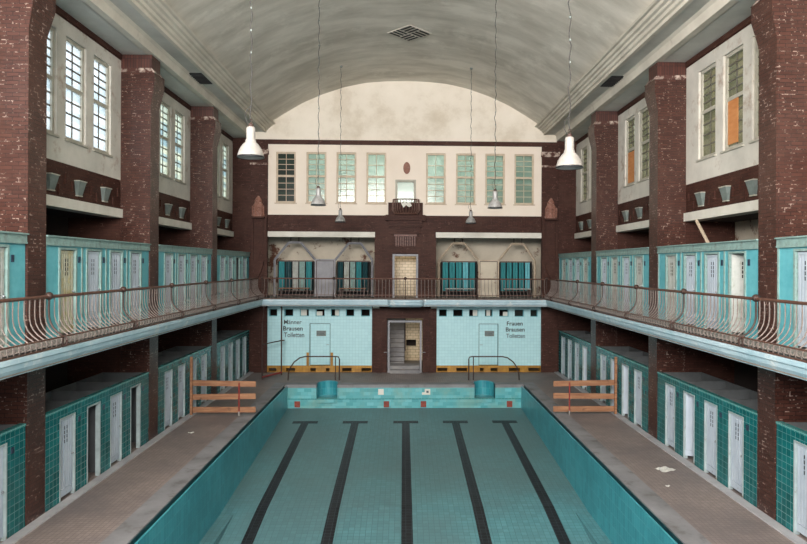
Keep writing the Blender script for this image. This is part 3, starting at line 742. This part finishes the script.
for i, x in enumerate((-4.0, -2.0, 0.03, 2.03, 4.03)):
    m = MB(); wd = 0.15
    ys = [25.75, 22.0, 18.0, 14.0, 2.0]
    for a, b_ in zip(ys, ys[1:]):
        m.hexa([(x-wd, b_, fz(b_)-0.01), (x+wd, b_, fz(b_)-0.01), (x+wd, a, fz(a)-0.01), (x-wd, a, fz(a)-0.01),
                (x-wd, b_, fz(b_)+0.006), (x+wd, b_, fz(b_)+0.006), (x+wd, a, fz(a)+0.006), (x-wd, a, fz(a)+0.006)])
    m.hexa([(x-0.5, 25.65, fz(25.65)-0.01), (x+0.5, 25.65, fz(25.65)-0.01), (x+0.5, 25.95, fz(25.95)-0.01), (x-0.5, 25.95, fz(25.95)-0.01),
            (x-0.5, 25.65, fz(25.65)+0.008), (x+0.5, 25.65, fz(25.65)+0.008), (x+0.5, 25.95, fz(25.95)+0.008), (x-0.5, 25.95, fz(25.95)+0.008)])
    m.build('lane_line', M['lane'], pool)
for px in (298, 386.5, 423.5, 510):
    x = (px-405)*27.8/640
    MB().box(x-0.12, x+0.12, YE-0.03, YE, -0.96, -0.70).build('red_inlet', M['redtile'], pool)
for j, px in enumerate((381, 427.5)):
    x = (px-405)*27.8/640
    pl = MB().box(x-0.12, x+0.12, YE-0.012, YE, -0.42, -0.17)
    if j: pl.box(x-0.24, x-0.12, YE-0.012, YE, -0.42, -0.32)
    pl.build('depth_marker_tile', M['lintel'], pool)
    if j: MB().box(x-0.05, x+0.05, YE-0.016, YE-0.012, -0.34, -0.25).build('marker_figure', M['faded_black'], pool)

# ================================================================= CABINS
PITCH = 1.2
BLEN = 6.1-PD
def slat_door(w, h, mt, parent, loc, ang=0.0, vents=True, knob=True):
    """door leaf; hinge at local x=0, leaf extends along +x; faces -y"""
    d = empty('door', loc, ang); d.parent = parent
    n = 6; m = MB(); m.box(0, w, 0.022, 0.034, 0, h)
    sw = w/n
    for i in range(n): m.box(i*sw+0.014, (i+1)*sw-0.014, 0, 0.014, 0.16, h-0.06)
    m.box(0, w, 0, 0.022, 0.0, 0.15); m.box(0, w, 0, 0.022, h-0.055, h)
    m.build('slatted_leaf', mt, d)
    if vents:
        v = MB()
        for i in (0, 1):
            for j in range(4):
                x = w/2+(-0.075 if i == 0 else 0.025); v.box(x, x+0.028, -0.003, 0.002, h-0.55+0.10*j, h-0.475+0.10*j)
        v.build('vent_slots', M['dark'], d)
    if knob: MB().ball((w-0.06, -0.025, h*0.5), 0.028, 8).build('door_knob', M['metal'], d)
    return d
def cabin(level, lo, hi, opened, mt, first):
    """local frame: front face in the plane y=0 facing -y, runs along x, depth along +y"""
    r = bpy.data.objects.new('changing_cabin', None); COL.objects.link(r)
    x0, x1 = -PITCH/2-lo, PITCH/2+hi
    dw = 0.66
    D = 1.3
    if level == 0:
        H = 2.0; dh = 1.80
        m = MB().holes('y', 0, 0.10, x0, x1, 0, H, [(-dw/2, dw/2, 0.0, dh+0.03)]); m.build('tiled_front', M['green_tile'], r)
        m = MB(); m.box(x0, x1, -0.015, 0.115, H, H+0.05); m.build('tile_coping', M['coping_tile'], r)
        m = MB(); e = 0.035
        m.box(-dw/2, -dw/2+e, -0.01, 0.10, 0.0, dh+0.03); m.box(dw/2-e, dw/2, -0.01, 0.10, 0.0, dh+0.03); m.box(-dw/2+e, dw/2-e, -0.01, 0.10, dh-0.005, dh+0.03)
        m.build('door_frame', M['door_frame'], r)
        m = MB(); m.box(x1-0.04, x1, 0.10, D, 0, 2.03); m.build('partition', M['partition'], r)
        if first: MB().box(x0, x0+0.04, 0.10, D, 0, 2.03).build('partition', M['partition'], r)
        m = MB(); m.box(x0, x1, D, D+0.04, 0, 2.03); m.build('back_panel', M['partition'], r)
        m = MB(); m.box(x0+0.05, x1-0.05, D-0.35, D-0.02, 0.42, 0.46); m.build('bench', M['slat_worn'], r)
        zb = 0.08
        MB().box(dw/2+0.12, dw/2+0.22, -0.012, 0.0, 1.58, 1.70).build('number_plate', M['plate'], r)
    else:
        H = 2.17; dh = 1.88
        m = MB().holes('y', 0.02, 0.07, x0, x1, 0, H-0.15, [(-dw/2, dw/2, 0.0, dh)]); m.build('turquoise_panel', M['teal_paint'], r)
        m = MB(); m.box(x0, x1, -0.02, 0.09, H-0.17, H-0.02); m.box(x0, x1, -0.06, 0.12, H-0.03, H); m.box(x0, x1, -0.03, 0.0, H-0.21, H-0.17)
        m.build('cornice_board', M['teal_dull'], r)
        m = MB(); e = 0.05
        m.box(-dw/2-e, -dw/2+0.01, -0.005, 0.07, 0, dh+e); m.box(dw/2-0.01, dw/2+e, -0.005, 0.07, 0, dh+e); m.box(-dw/2+0.01, dw/2-0.01, -0.005, 0.07, dh-0.0, dh+e)
        m.box(x0, x0+0.05, 0.0, 0.02, 0, H-0.2)
        m.build('door_frame', M['teal_dull'], r)
        m = MB(); m.box(x1-0.04, x1, 0.07, D, 0, 2.03); m.build('partition', M['partition'], r)
        if first: MB().box(x0, x0+0.04, 0.07, D, 0, 2.03).build('partition', M['partition'], r)
        m = MB(); m.box(x0, x1, D, D+0.04, 0, 2.03); m.build('back_panel', M['partition'], r)
        zb = 0.05
        MB().box(dw/2+0.13, dw/2+0.21, 0.0, 0.019, 1.60, 1.74).build('number_plate', M['plate'], r)
    w = dw-0.075; h = dh-zb-0.015
    slat_door(w, h, mt, r, (-w/2, 0.035, zb), ang=opened, vents=True)
    return r
protos = {}
def get_cabin(level, lo, hi, opened, mt, first):
    key = (level, lo, hi, round(opened, 2), mt.name, first)
    if key in protos: return copy_tree(protos[key])
    c = cabin(level, lo, hi, opened, mt, first); protos[key] = c
    return c
# right side: local x -> decreasing world y when rotated -90 (front faces -x)
FILL = (BLEN-4*PITCH)/2
baynames = ['before the nearest pillar', 'beyond the nearest pillar', 'beyond the second pillar', 'beyond the third pillar']
posn = ['first', 'second', 'third', 'last']
openset = {  # (side, level, bay, index from near): angle
    (1,0,1,2): 1.15, (1,0,2,1): 1.2, (1,0,2,2): 1.35, (1,0,3,0): 1.2, (-1,0,1,1): 1.1, (-1,0,1,3): 1.25, (1,1,1,0): 1.1, (-1,1,3,2): 0.9, (1,1,2,0): 0.0}
wornset = {(1,1,1,3): 'slat_worn', (1,1,2,0): 'slat_worn', (1,1,2,2): 'slat_worn', (-1,1,1,0): 'slat_yellow', (1,1,3,0): 'slat_worn', (1,1,3,3): 'slat_worn', (1,1,1,0): 'slat_worn', (-1,1,0,3): 'slat_worn'}
def aisle_y(bay): return PY[bay]+PD
for s in (1, -1):
    for level in (0, 1):
        for bay in range(4):
            a = aisle_y(bay)
            for i in range(4):
                if bay == 0 and i < 3: continue
                yc = a+FILL+PITCH*(i+0.5)
                lo_n = FILL-0.004 if i == 0 else 0      # filler toward the camera
                lo_f = (FILL-(0.04 if bay == 3 else 0.004)) if i == 3 else 0
                mtn = wornset.get((s, level, bay, i), 'slat_white'); op = openset.get((s, level, bay, i), 0.0)
                # right: rot so that front (-y) faces -x : rz = -90deg, local x -> world -y
                if s > 0: lo, hi, rz = lo_f, lo_n, -PI/2
                else: lo, hi, rz = lo_n, lo_f, PI/2
                first = (lo > 0)
                c = get_cabin(level, round(lo, 3), round(hi, 3), op, M[mtn], first)
                c.location = (s*(XP+0.02), yc, 0.0 if level == 0 else ZG); c.rotation_euler = (0, 0, rz)
                side = 'right' if s > 0 else 'left'
                st_ = 'open' if op > 0 else {'slat_worn': 'worn grey', 'slat_yellow': 'yellowed'}.get(mtn, 'white')
                fr = 'green tiled' if level == 0 else 'turquoise'
                lv = 'deck' if level == 0 else 'gallery'
                tag(c, '%s cabin with %s door, %s %s, %s %s' % (fr, st_, side, lv, 'end one' if bay == 0 else posn[i]+' of four', baynames[bay]), 'changing cabin', group='%s changing cabins on the %s %s' % (fr, side, lv))

# ================================================================= RAILINGS
def bar_mesh():
    m = MB()
    m.tube([(0.27,0,0.93),(0.275,0,0.72),(0.27,0,0.58),(0.25,0,0.48),(0.20,0,0.38),(0.12,0,0.29),(0.04,0,0.23),(0.0,0,0.20)], 0.0115, 6)
    m.tube([(0.0,0,0.20),(-0.035,0,0.16),(-0.03,0,0.10),(0.01,0,0.075),(0.04,0,0.10),(0.03,0,0.14),(0.06,0,0.03)], 0.011, 5)
    return m
def post_mesh():
    m = MB(); m.tube([(0.27,0,0.93),(0.275,0,0.72),(0.27,0,0.58),(0.25,0,0.48),(0.20,0,0.38),(0.12,0,0.29),(0.04,0,0.23),(0.0,0,0.20),(0.03,0,0.0)], 0.02, 8)
    m.tube([(-0.02,0,0.22),(-0.07,0,0.14),(-0.05,0,0.06),(0.02,0,0.02)], 0.024, 8); return m
bar0 = bar_mesh().build('baluster', M['bar']); barm = bar0.data; bpy.data.objects.remove(bar0)
post0 = post_mesh().build('railing_post', M['darkbar']); postm = post0.data; bpy.data.objects.remove(post0)
knob0 = MB().ball((0.27, 0, 0.965), 0.075, 12).build('post_ball', M['darkbar']); knobm = knob0.data; bpy.data.objects.remove(knob0)
def railing(name, loc, rz, u0, u1, posts, label, near_first):
    """runs along local y from u0 to u1; x=0 is the slab edge, +x into the gallery"""
    r = empty(name, loc, rz, label=label, cat='railing')
    L = abs(u1-u0)
    MB().tube([(0.27, u0, 0.95), (0.27, u1, 0.95)], 0.032, 10).build('handrail', M['rail'], r)
    m = MB(); m.box(-0.02, 0.02, u0, u1, 0.19, 0.215); m.build('bottom_rail', M['rail'], r)
    m = MB(); m.box(0.02, 0.09, u0, u1, 0.0, 0.03); m.build('sill_rail', M['rail'], r)
    us = []; n = int(L/0.165); 
    for i in range(n+1):
        u = u0+(u1-u0)*(i+0.5)/(n+1)
        if all(abs(u-p) > 0.06 for p in posts): us.append(u)
    us.sort(key=near_first)
    for u in us[:100]:
        o = bpy.data.objects.new('baluster', barm); COL.objects.link(o); o.parent = r; o.location = (0, u, 0)
    if len(us) > 100:
        m = MB()
        for u in us[100:]:
            mb = bar_mesh().shift(0, u, 0); b = len(m.v); m.v += mb.v; m.f += [tuple(b+i for i in f) for f in mb.f]
        m.build('far_balusters', M['bar'], r, kind='stuff')
    for p in posts:
        o = bpy.data.objects.new('railing_post', postm); COL.objects.link(o); o.parent = r; o.location = (0, p, 0)
        k = bpy.data.objects.new('post_ball', knobm); COL.objects.link(k); k.parent = o
    return r
yp = [9.07+3.2*i for i in range(7)]
railing('gallery_railing', (XG, 0, ZG), 0, 8.6, YG+0.2, yp, 'rusty iron railing with belly-curved bars along the right gallery edge', lambda u: u)
railing('gallery_railing', (-XG, 0, ZG), PI, -8.6, -YG-0.2, [-y for y in yp], 'rusty iron railing with belly-curved bars along the left gallery edge', lambda u: -u)
xr = XG+0.24
railing('gallery_railing', (0, YG, ZG), PI/2, -xr, xr, [-6.6, -3.3, 0.0, 3.3, 6.6], 'rusty iron railing with curved bars across the gallery of the end wall', lambda u: abs(u))

# small central balcony railing
r = empty('balcony_railing', (0.02, YW-0.42, 7.62), label='small bowed iron balcony rail below the central opening in the cream wall', cat='railing')
m = MB()
arc = [(0.62*math.cos(t), -0.42*math.sin(t)) for t in [PI*i/14 for i in range(15)]]
arc = [(0.62, 0.35)]+arc+[(-0.62, 0.35)]
m.tube([(x, y, 0.72) for x, y in arc], 0.03, 8); m.build('handrail', M['rail'], r)
m = MB(); m.tube([(x*0.9, y*0.9, 0.04) for x, y in arc], 0.03, 8); m.build('bottom_rail', M['rail'], r)
for i in range(15):
    x, y = arc[i+1]
    MB().tube([(x, y, 0.72), (x*1.06, y*1.1, 0.45), (x*1.08, y*1.15, 0.25), (x*0.9, y*0.9, 0.04)], 0.018, 6).build('baluster', M['rail'], r)
m = MB(); e = [(-0.16,0.36),(-0.12,0.30),(0.0,0.42),(0.14,0.32),(0.27,0.38),(0.22,0.5),(0.12,0.56),(0.04,0.5),(-0.06,0.6),(-0.14,0.5),(-0.25,0.54)]
m.prism(e, 'y', -0.53, -0.56); m.build('white_crest', M['lintel'], r, label='white painted crest fixed to the bars')

# ================================================================= PENDANT LAMPS
def lamp(x, y, zb, mt, label, R_=0.262, sc=1.0):
    top = zb+(vz(x)-zb)/0.87
    r = empty('pendant_lamp', (x, y, zb), label=label, cat='lamp', group=None); r.scale = (0.87, 0.87, 0.87)
    m = MB(); m.lathe([(R_,0),(R_*1.0,0.02),(R_*0.97,0.06),(R_*0.88,0.14),(R_*0.74,0.21),(R_*0.56,0.27),(R_*0.42,0.305),(R_*0.40,0.345)], n=28)
    m.lathe([(R_*0.38,0.30),(R_*0.54,0.262),(R_*0.72,0.205),(R_*0.86,0.135),(R_*0.95,0.02),(R_*0.98,0)], n=28)
    m.build('shade', mt, r, smooth=True)
    m = MB(); m.lathe([(R_+0.004,-0.008),(R_+0.012,0.0),(R_+0.006,0.022),(R_-0.004,0.03)], n=28); m.build('shade_rim', M['black'], r, smooth=True)
    m = MB(); m.lathe([(0.001,0.335),(0.098,0.335),(0.098,0.36),(0.09,0.365),(0.09,0.58),(0.078,0.61),(0.001,0.635)], n=20); m.build('ballast_housing', mt, r)
    m = MB(); m.ball((0,0,0.16), 0.075, 14, 1.35); m.build('bulb', M['zinc'], r, smooth=True)
    m = MB(); m.lathe([(0.001,0.605),(0.06,0.605),(0.05,0.67),(0.02,0.70),(0.001,0.70)], n=12); m.tube([(0,0,0.69),(0.025,0,0.72),(0.02,0,0.76),(-0.015,0,0.77),(-0.02,0,0.74)], 0.009, 6); m.build('hook', M['darkbar'], r)
    m = MB(); H = top-zb; n = 60
    m.tube([(0.018*math.sin(i*1.3+x)*(1 if i % 7 else 2), 0.012*math.cos(i*0.9), 0.76+(H-0.77)*i/n) for i in range(n+1)], 0.011, 6)
    m.tube([(0.0,0,1.05),(-0.10,0.0,0.92),(-0.11,0,0.78),(-0.04,0,0.66)], 0.008, 6)
    m.build('power_cable', M['cable'], r)
    m = MB()
    for i in range(3, int(H/0.45)): m.box(-0.015, 0.015, -0.015, 0.015, 0.76+i*0.45-0.02, 0.76+i*0.45+0.02)
    m.build('cable_clips', M['zinc'], r)
    m = MB(); m.lathe([(0.001,H-0.06),(0.055,H-0.06),(0.07,H-0.01),(0.07,H+0.02)], n=14); m.build('ceiling_rose', M['zinc'], r)
lamp(-2.78, 11.3, 7.07, M['white_enamel'], 'white bell-shaped pendant lamp, the large one hanging nearest on the left')
lamp(2.78, 11.05, 6.90, M['white_enamel'], 'white bell-shaped pendant lamp, the large one hanging nearest on the right')
lamp(-2.75, 20.0, 7.05, M['grey_enamel'], 'dusty grey pendant lamp of the middle pair, before the second end window from left')
lamp(2.77, 20.0, 7.0, M['grey_enamel'], 'dusty grey pendant lamp of the middle pair, before the second end window from right')
lamp(-2.85, 28.0, 7.07, M['grey_enamel'], 'small looking grey pendant lamp hanging farthest away on the left')
lamp(2.85, 28.0, 7.05, M['grey_enamel'], 'small looking grey pendant lamp hanging farthest away on the right')

# ceiling vents
r = empty('ceiling_vent', (0.1, 24.6, 14.13), PI/4, label='diamond-shaped basket-weave louvre vent in the middle of the vaulted ceiling', cat='vent')
MB().box(-0.6, 0.6, -0.6, 0.6, -0.025, 0.0).build('vent_plate', M['ceiling'], r)
for (sx, sy, ori) in ((-1,-1,0),(1,-1,1),(1,1,0),(-1,1,1)):
    for i in range(3):
        d = (i-1)*0.19; c = (sx*0.3, sy*0.3)
        m = MB()
        if ori: m.box(c[0]-0.27, c[0]+0.27, c[1]+d-0.05, c[1]+d+0.05, -0.034, -0.025)
        else: m.box(c[0]+d-0.05, c[0]+d+0.05, c[1]-0.27, c[1]+0.27, -0.034, -0.025)
        m.build('vent_slot', M['dark'], r)
for s, y in ((1, 22.0), (-1, 22.3)):
    r = empty('soffit_vent', (s*7.13, y, 11.62), label='dark square vent in the flat ceiling strip on the %s side' % ('right' if s > 0 else 'left'), cat='vent')
    MB().box(-0.23, 0.23, -0.62, 0.62, -0.03, 0).build('vent_frame', M['dark'], r)
    m = MB()
    for i in range(7): y_ = -0.48+i*0.16; m.box(-0.22, 0.22, y_-0.02, y_+0.02, -0.045, -0.03)
    m.build('vent_grille', M['black'], r)

# wall boxes (grey stepped lamps) on the brick band
for s in (1, -1):
    for bay in (1, 2, 3):
        base = PY[bay]
        for i, d in enumerate((2.35, 3.65, 5.05)):
            side = 'right' if s > 0 else 'left'
            r = empty('wall_lamp', (s*XW, base+d, 6.93), PI/2 if s < 0 else -PI/2,
                      label='grey tapered box lamp on %s brick band, %s of three %s' % (side, ['nearest','middle','farthest'][i], baynames[bay]), cat='wall lamp', group='tapered grey wall lamps')
            m = MB(); m.hexa([(-0.11,-0.06,0),(0.11,-0.06,0),(0.11,0.0,0),(-0.11,0.0,0),(-0.18,-0.13,0.34),(0.18,-0.13,0.34),(0.18,0.0,0.34),(-0.18,0.0,0.34)]); m.build('lamp_glass', M['zinc'], r)
            m = MB(); m.box(-0.195,0.195,-0.145,0,0.34,0.365); m.hexa([(-0.12,-0.07,-0.03),(0.12,-0.07,-0.03),(0.12,0,-0.03),(-0.12,0,-0.03),(-0.12,-0.07,0),(0.12,-0.07,0),(0.12,0,0),(-0.12,0,0)])
            m.build('lamp_rim', M['frame_side'], r)

# ================================================================= END GALLERY ALCOVES
def alcove(x0, x1, side, dm):
    w_ = x1-x0
    # grey steel braces
    yb = YW+1.05
    pts = [[(x0+0.15, ZG), (x0+0.15, 5.45), (x0+0.85, 6.32), (x0+1.45, 6.32), (x0+2.2, 5.42)],
           [(x0+3.15, 5.42), (x0+3.85, 6.3), (x0+4.45, 6.3), (x1-0.12, 5.45), (x1-0.12, ZG)]]
    for j, P in enumerate(pts):
        r = empty('steel_brace', (0, yb, 0), label='%s kinked steel roof brace in the %s upper alcove, %s of the central door' % ('grey' if side == 'left' else 'cream', side, 'left' if j == 0 else 'right'), cat='brace')
        for (a, b_) in zip(P, P[1:]):
            MB().tube([(a[0], 0, a[1]), (b_[0], 0, b_[1])], 0.06, 4).build('brace_member', dm, r)
        q = P[2] if j == 0 else P[1]
        MB().tube([(q[0]+0.1, 0, 6.3), (q[0]+0.1, 0, 6.88)], 0.02, 4).tube([(q[0]+0.5, 0, 6.3), (q[0]+0.5, 0, 6.88)], 0.02, 4).build('brace_hanger', M['darkbar'], r)
    # door with post frame
    dx0, dx1 = x0+2.22, x0+3.12
    flat_door(5 if side == 'left' else 6, dx0, dx1, ZG, 5.42, M['grey_paint'] if side == 'left' else M['plaster_flaking'], yb, 1, frame=dm)
    # two cubicle blocks with curtains
    for j, (a, b_) in enumerate(((x0+0.3, x0+2.1), (x0+3.25, x1-0.25))):
        r = empty('curtained_cubicle', ((a+b_)/2, yb+0.05, ZG), label='dark framed cubicle hung with teal strips in the %s upper alcove, %s of the door' % (side, 'left' if j == 0 else 'right'), cat='cubicle')
        hw = (b_-a)/2
        m = MB(); m.box(-hw, hw, 0.9, 0.94, 0, 1.75); m.box(-hw, -hw+0.04, 0, 0.9, 0, 1.75); m.box(hw-0.04, hw, 0, 0.9, 0, 1.75); m.build('cubicle_shell', M['dark'], r)
        m = MB(); m.box(-hw, hw, 0, 0.05, 1.75, 1.8); m.box(-hw, hw, 0, 0.05, 0.25, 0.30); m.build('cubicle_rail', M['darkbar'], r)
        n = 5
        for i in range(n):
            u = -hw+0.05+(2*hw-0.1)*i/n; ww = (2*hw-0.1)/n-0.06
            k = (i+j) % 4
            mt = (M['curtain'] if i != (j+3) % 5 else M['teal_paint']) if side == 'right' else (M['curtain'], M['gutter'], M['slat_worn'], M['teal_dull'])[k]
            c = MB(); pp = []
            for q in range(9): pp.append((u+ww*q/8, 0.02+0.015*math.sin(q*1.6)))
            for q in range(8): c.poly([(pp[q][0],pp[q][1],0.3),(pp[q+1][0],pp[q+1][1],0.3),(pp[q+1][0],pp[q+1][1],1.74),(pp[q][0],pp[q][1],1.74)])
            c.build('hanging_strip', mt, r)
        bm_ = empty('bench', ((a+b_)/2, yb-0.35, ZG), label='low slatted bench in front of the teal strips, %s upper alcove, %s of the door' % (side, 'left' if j == 0 else 'right'), cat='bench')
        MB().box(-hw+0.15, hw-0.15, -0.15, 0.15, 0.40, 0.44).build('seat', M['wood_orange'] if side == 'left' else M['slat_worn'], bm_)
        for u in (-hw+0.25, hw-0.25): MB().box(u-0.03, u+0.03, -0.13, 0.13, 0, 0.40).build('leg', M['darkbar'], bm_)
alcove(-6.68, -1.54, 'left', M['grey_paint'])
alcove(1.54, 6.68, 'right', M['frame'])

# ================================================================= DECK THINGS
def handrail(s, x_post, x_in, x_end, yy):
    side = 'left' if s < 0 else 'right'
    r = empty('pool_handrail', (0, yy, 0), label='thin dark bent-tube handrail over the %s pool step niche' % side, cat='handrail')
    H = 1.07; P = [(x_post, 0, 0), (x_post, 0, H-0.12), (x_post+(0.04 if s > 0 else -0.04), 0, H-0.02), (x_post+(0.14 if s > 0 else -0.14), 0, H)]
    d = 1 if x_end > x_post else -1
    L = abs(x_end-x_post)
    P += [(x_post+d*(L-0.75), 0, H), (x_post+d*(L-0.5), 0, H-0.06), (x_post+d*(L-0.25), 0, H-0.25), (x_post+d*(L-0.08), 0, H-0.5), (x_end, 0, H-0.75), (x_end+d*0.02, 0, 0)]
    MB().tube(P, 0.028, 8).build('bent_tube', M['darkbar'], r)
    MB().tube([(x_in, 0, 0), (x_in, 0, H)], 0.022, 8).build('inner_post', M['darkbar'], r)
handrail(-1, (339.5-405)*28.9/640, (335.5-405)*28.9/640, (289-405)*28.9/640, 28.95)
handrail(1, (469-405)*28.9/640, (473.7-405)*28.9/640, (519.5-405)*28.9/640, 28.95)

r = empty('pipe_gate', (-5.85, 30.4, 0), label='dark tubular pipe frame standing in front of the left tiled wall', cat='pipe frame')
MB().tube([(0.02, 0, 0), (0.02, 0, 3.28)], 0.032, 8).build('upright', M['darkbar'], r)
MB().tube([(-0.62, -1.2, 0.0), (-0.62, -1.2, 2.5), (-0.62, -1.0, 2.8), (-0.62, -0.88, 3.29)], 0.028, 8).build('upright', M['darkbar'], r)
MB().tube([(-0.62, -1.2, 1.58), (0.02, 0, 1.62), (0.15, 0.05, 1.62)], 0.028, 8).build('arm', M['darkbar'], r)
MB().tube([(-0.62, -1.2, 0.10), (0.02, 0, 0.12)], 0.045, 8).build('arm', M['red'], r)

def barrier(s):
    side = 'right' if s > 0 else 'left'
    Y = 22.25
    r = empty('plank_barrier', (s*5.17, Y, 0), label='rough pine barrier of three planks blocking the %s deck' % side, cat='barrier')
    L = 2.17
    for j, z in enumerate((1.0, 0.55, 0.10)):
        tilt = (0.02, -0.015, 0.0)[j]
        m = MB(); m.hexa([(0,-0.02,z-tilt),(s*L,-0.02,z+tilt),(s*L,0.02,z+tilt),(0,0.02,z-tilt),(0,-0.02,z+0.19-tilt),(s*L,-0.02,z+0.19+tilt),(s*L,0.02,z+0.19+tilt),(0,0.02,z+0.19-tilt)] if s > 0 else
                         [(s*L,-0.02,z+tilt),(0,-0.02,z-tilt),(0,0.02,z-tilt),(s*L,0.02,z+tilt),(s*L,-0.02,z+0.19+tilt),(0,-0.02,z+0.19-tilt),(0,0.02,z+0.19-tilt),(s*L,0.02,z+0.19+tilt)])
        m.build('plank', M['wood_orange'], r)
    m = MB(); m.box(s*(L-0.03), s*(L+0.05), -0.09, -0.02, 0, 2.02); m.build('timber_post', M['wood_orange'], r)
    m = MB(); m.tube([(s*0.56, -0.045, 0.12), (s*0.56, -0.045, 1.12)], 0.025, 8); m.build('red_stake', M['red'], r)
    m = MB(); m.tube([(s*0.56, -0.045, 0.0), (s*0.56, -0.045, 0.14)], 0.028, 8); m.build('stake_foot', M['white_enamel'], r)
barrier(1); barrier(-1)

def scrap(x, y, sx, sy, label, rz):
    m = MB(); n = 5; V = []
    for i in range(n+1):
        for j in range(n+1): V.append((sx*(i/n-0.5), sy*(j/n-0.5), 0.004+0.05*random.random()*(0.4+abs(i/n-0.5))))
    m.v = V
    for i in range(n):
        for j in range(n): a = i*(n+1)+j; m.f.append((a, a+n+1, a+n+2, a+1))
    o = m.build('crumpled_paper', M['paper'], loc=(x, y, 0)); o.rotation_euler = (0, 0, rz); tag(o, label, 'paper')
scrap(6.6, 16.15, 0.42, 0.34, 'crumpled white paper sheet lying on the right deck', 0.4)
scrap(6.15, 14.9, 0.09, 0.07, 'tiny white paper scrap on the right deck near the pool coping', 0.2)
scrap(-6.6, 19.9, 0.16, 0.10, 'small pale paper scrap on the left deck before the plank barrier', 0.9)

# leaning white pole on the right gallery
r = MB().tube([(8.25, 18.0, 6.50), (8.05, 16.9, 5.84)], 0.045, 8).build('leaning_pole', M['frame'])
tag(r, 'cream pole slanting down from the right lintel onto the turquoise gallery cabins', 'pole')
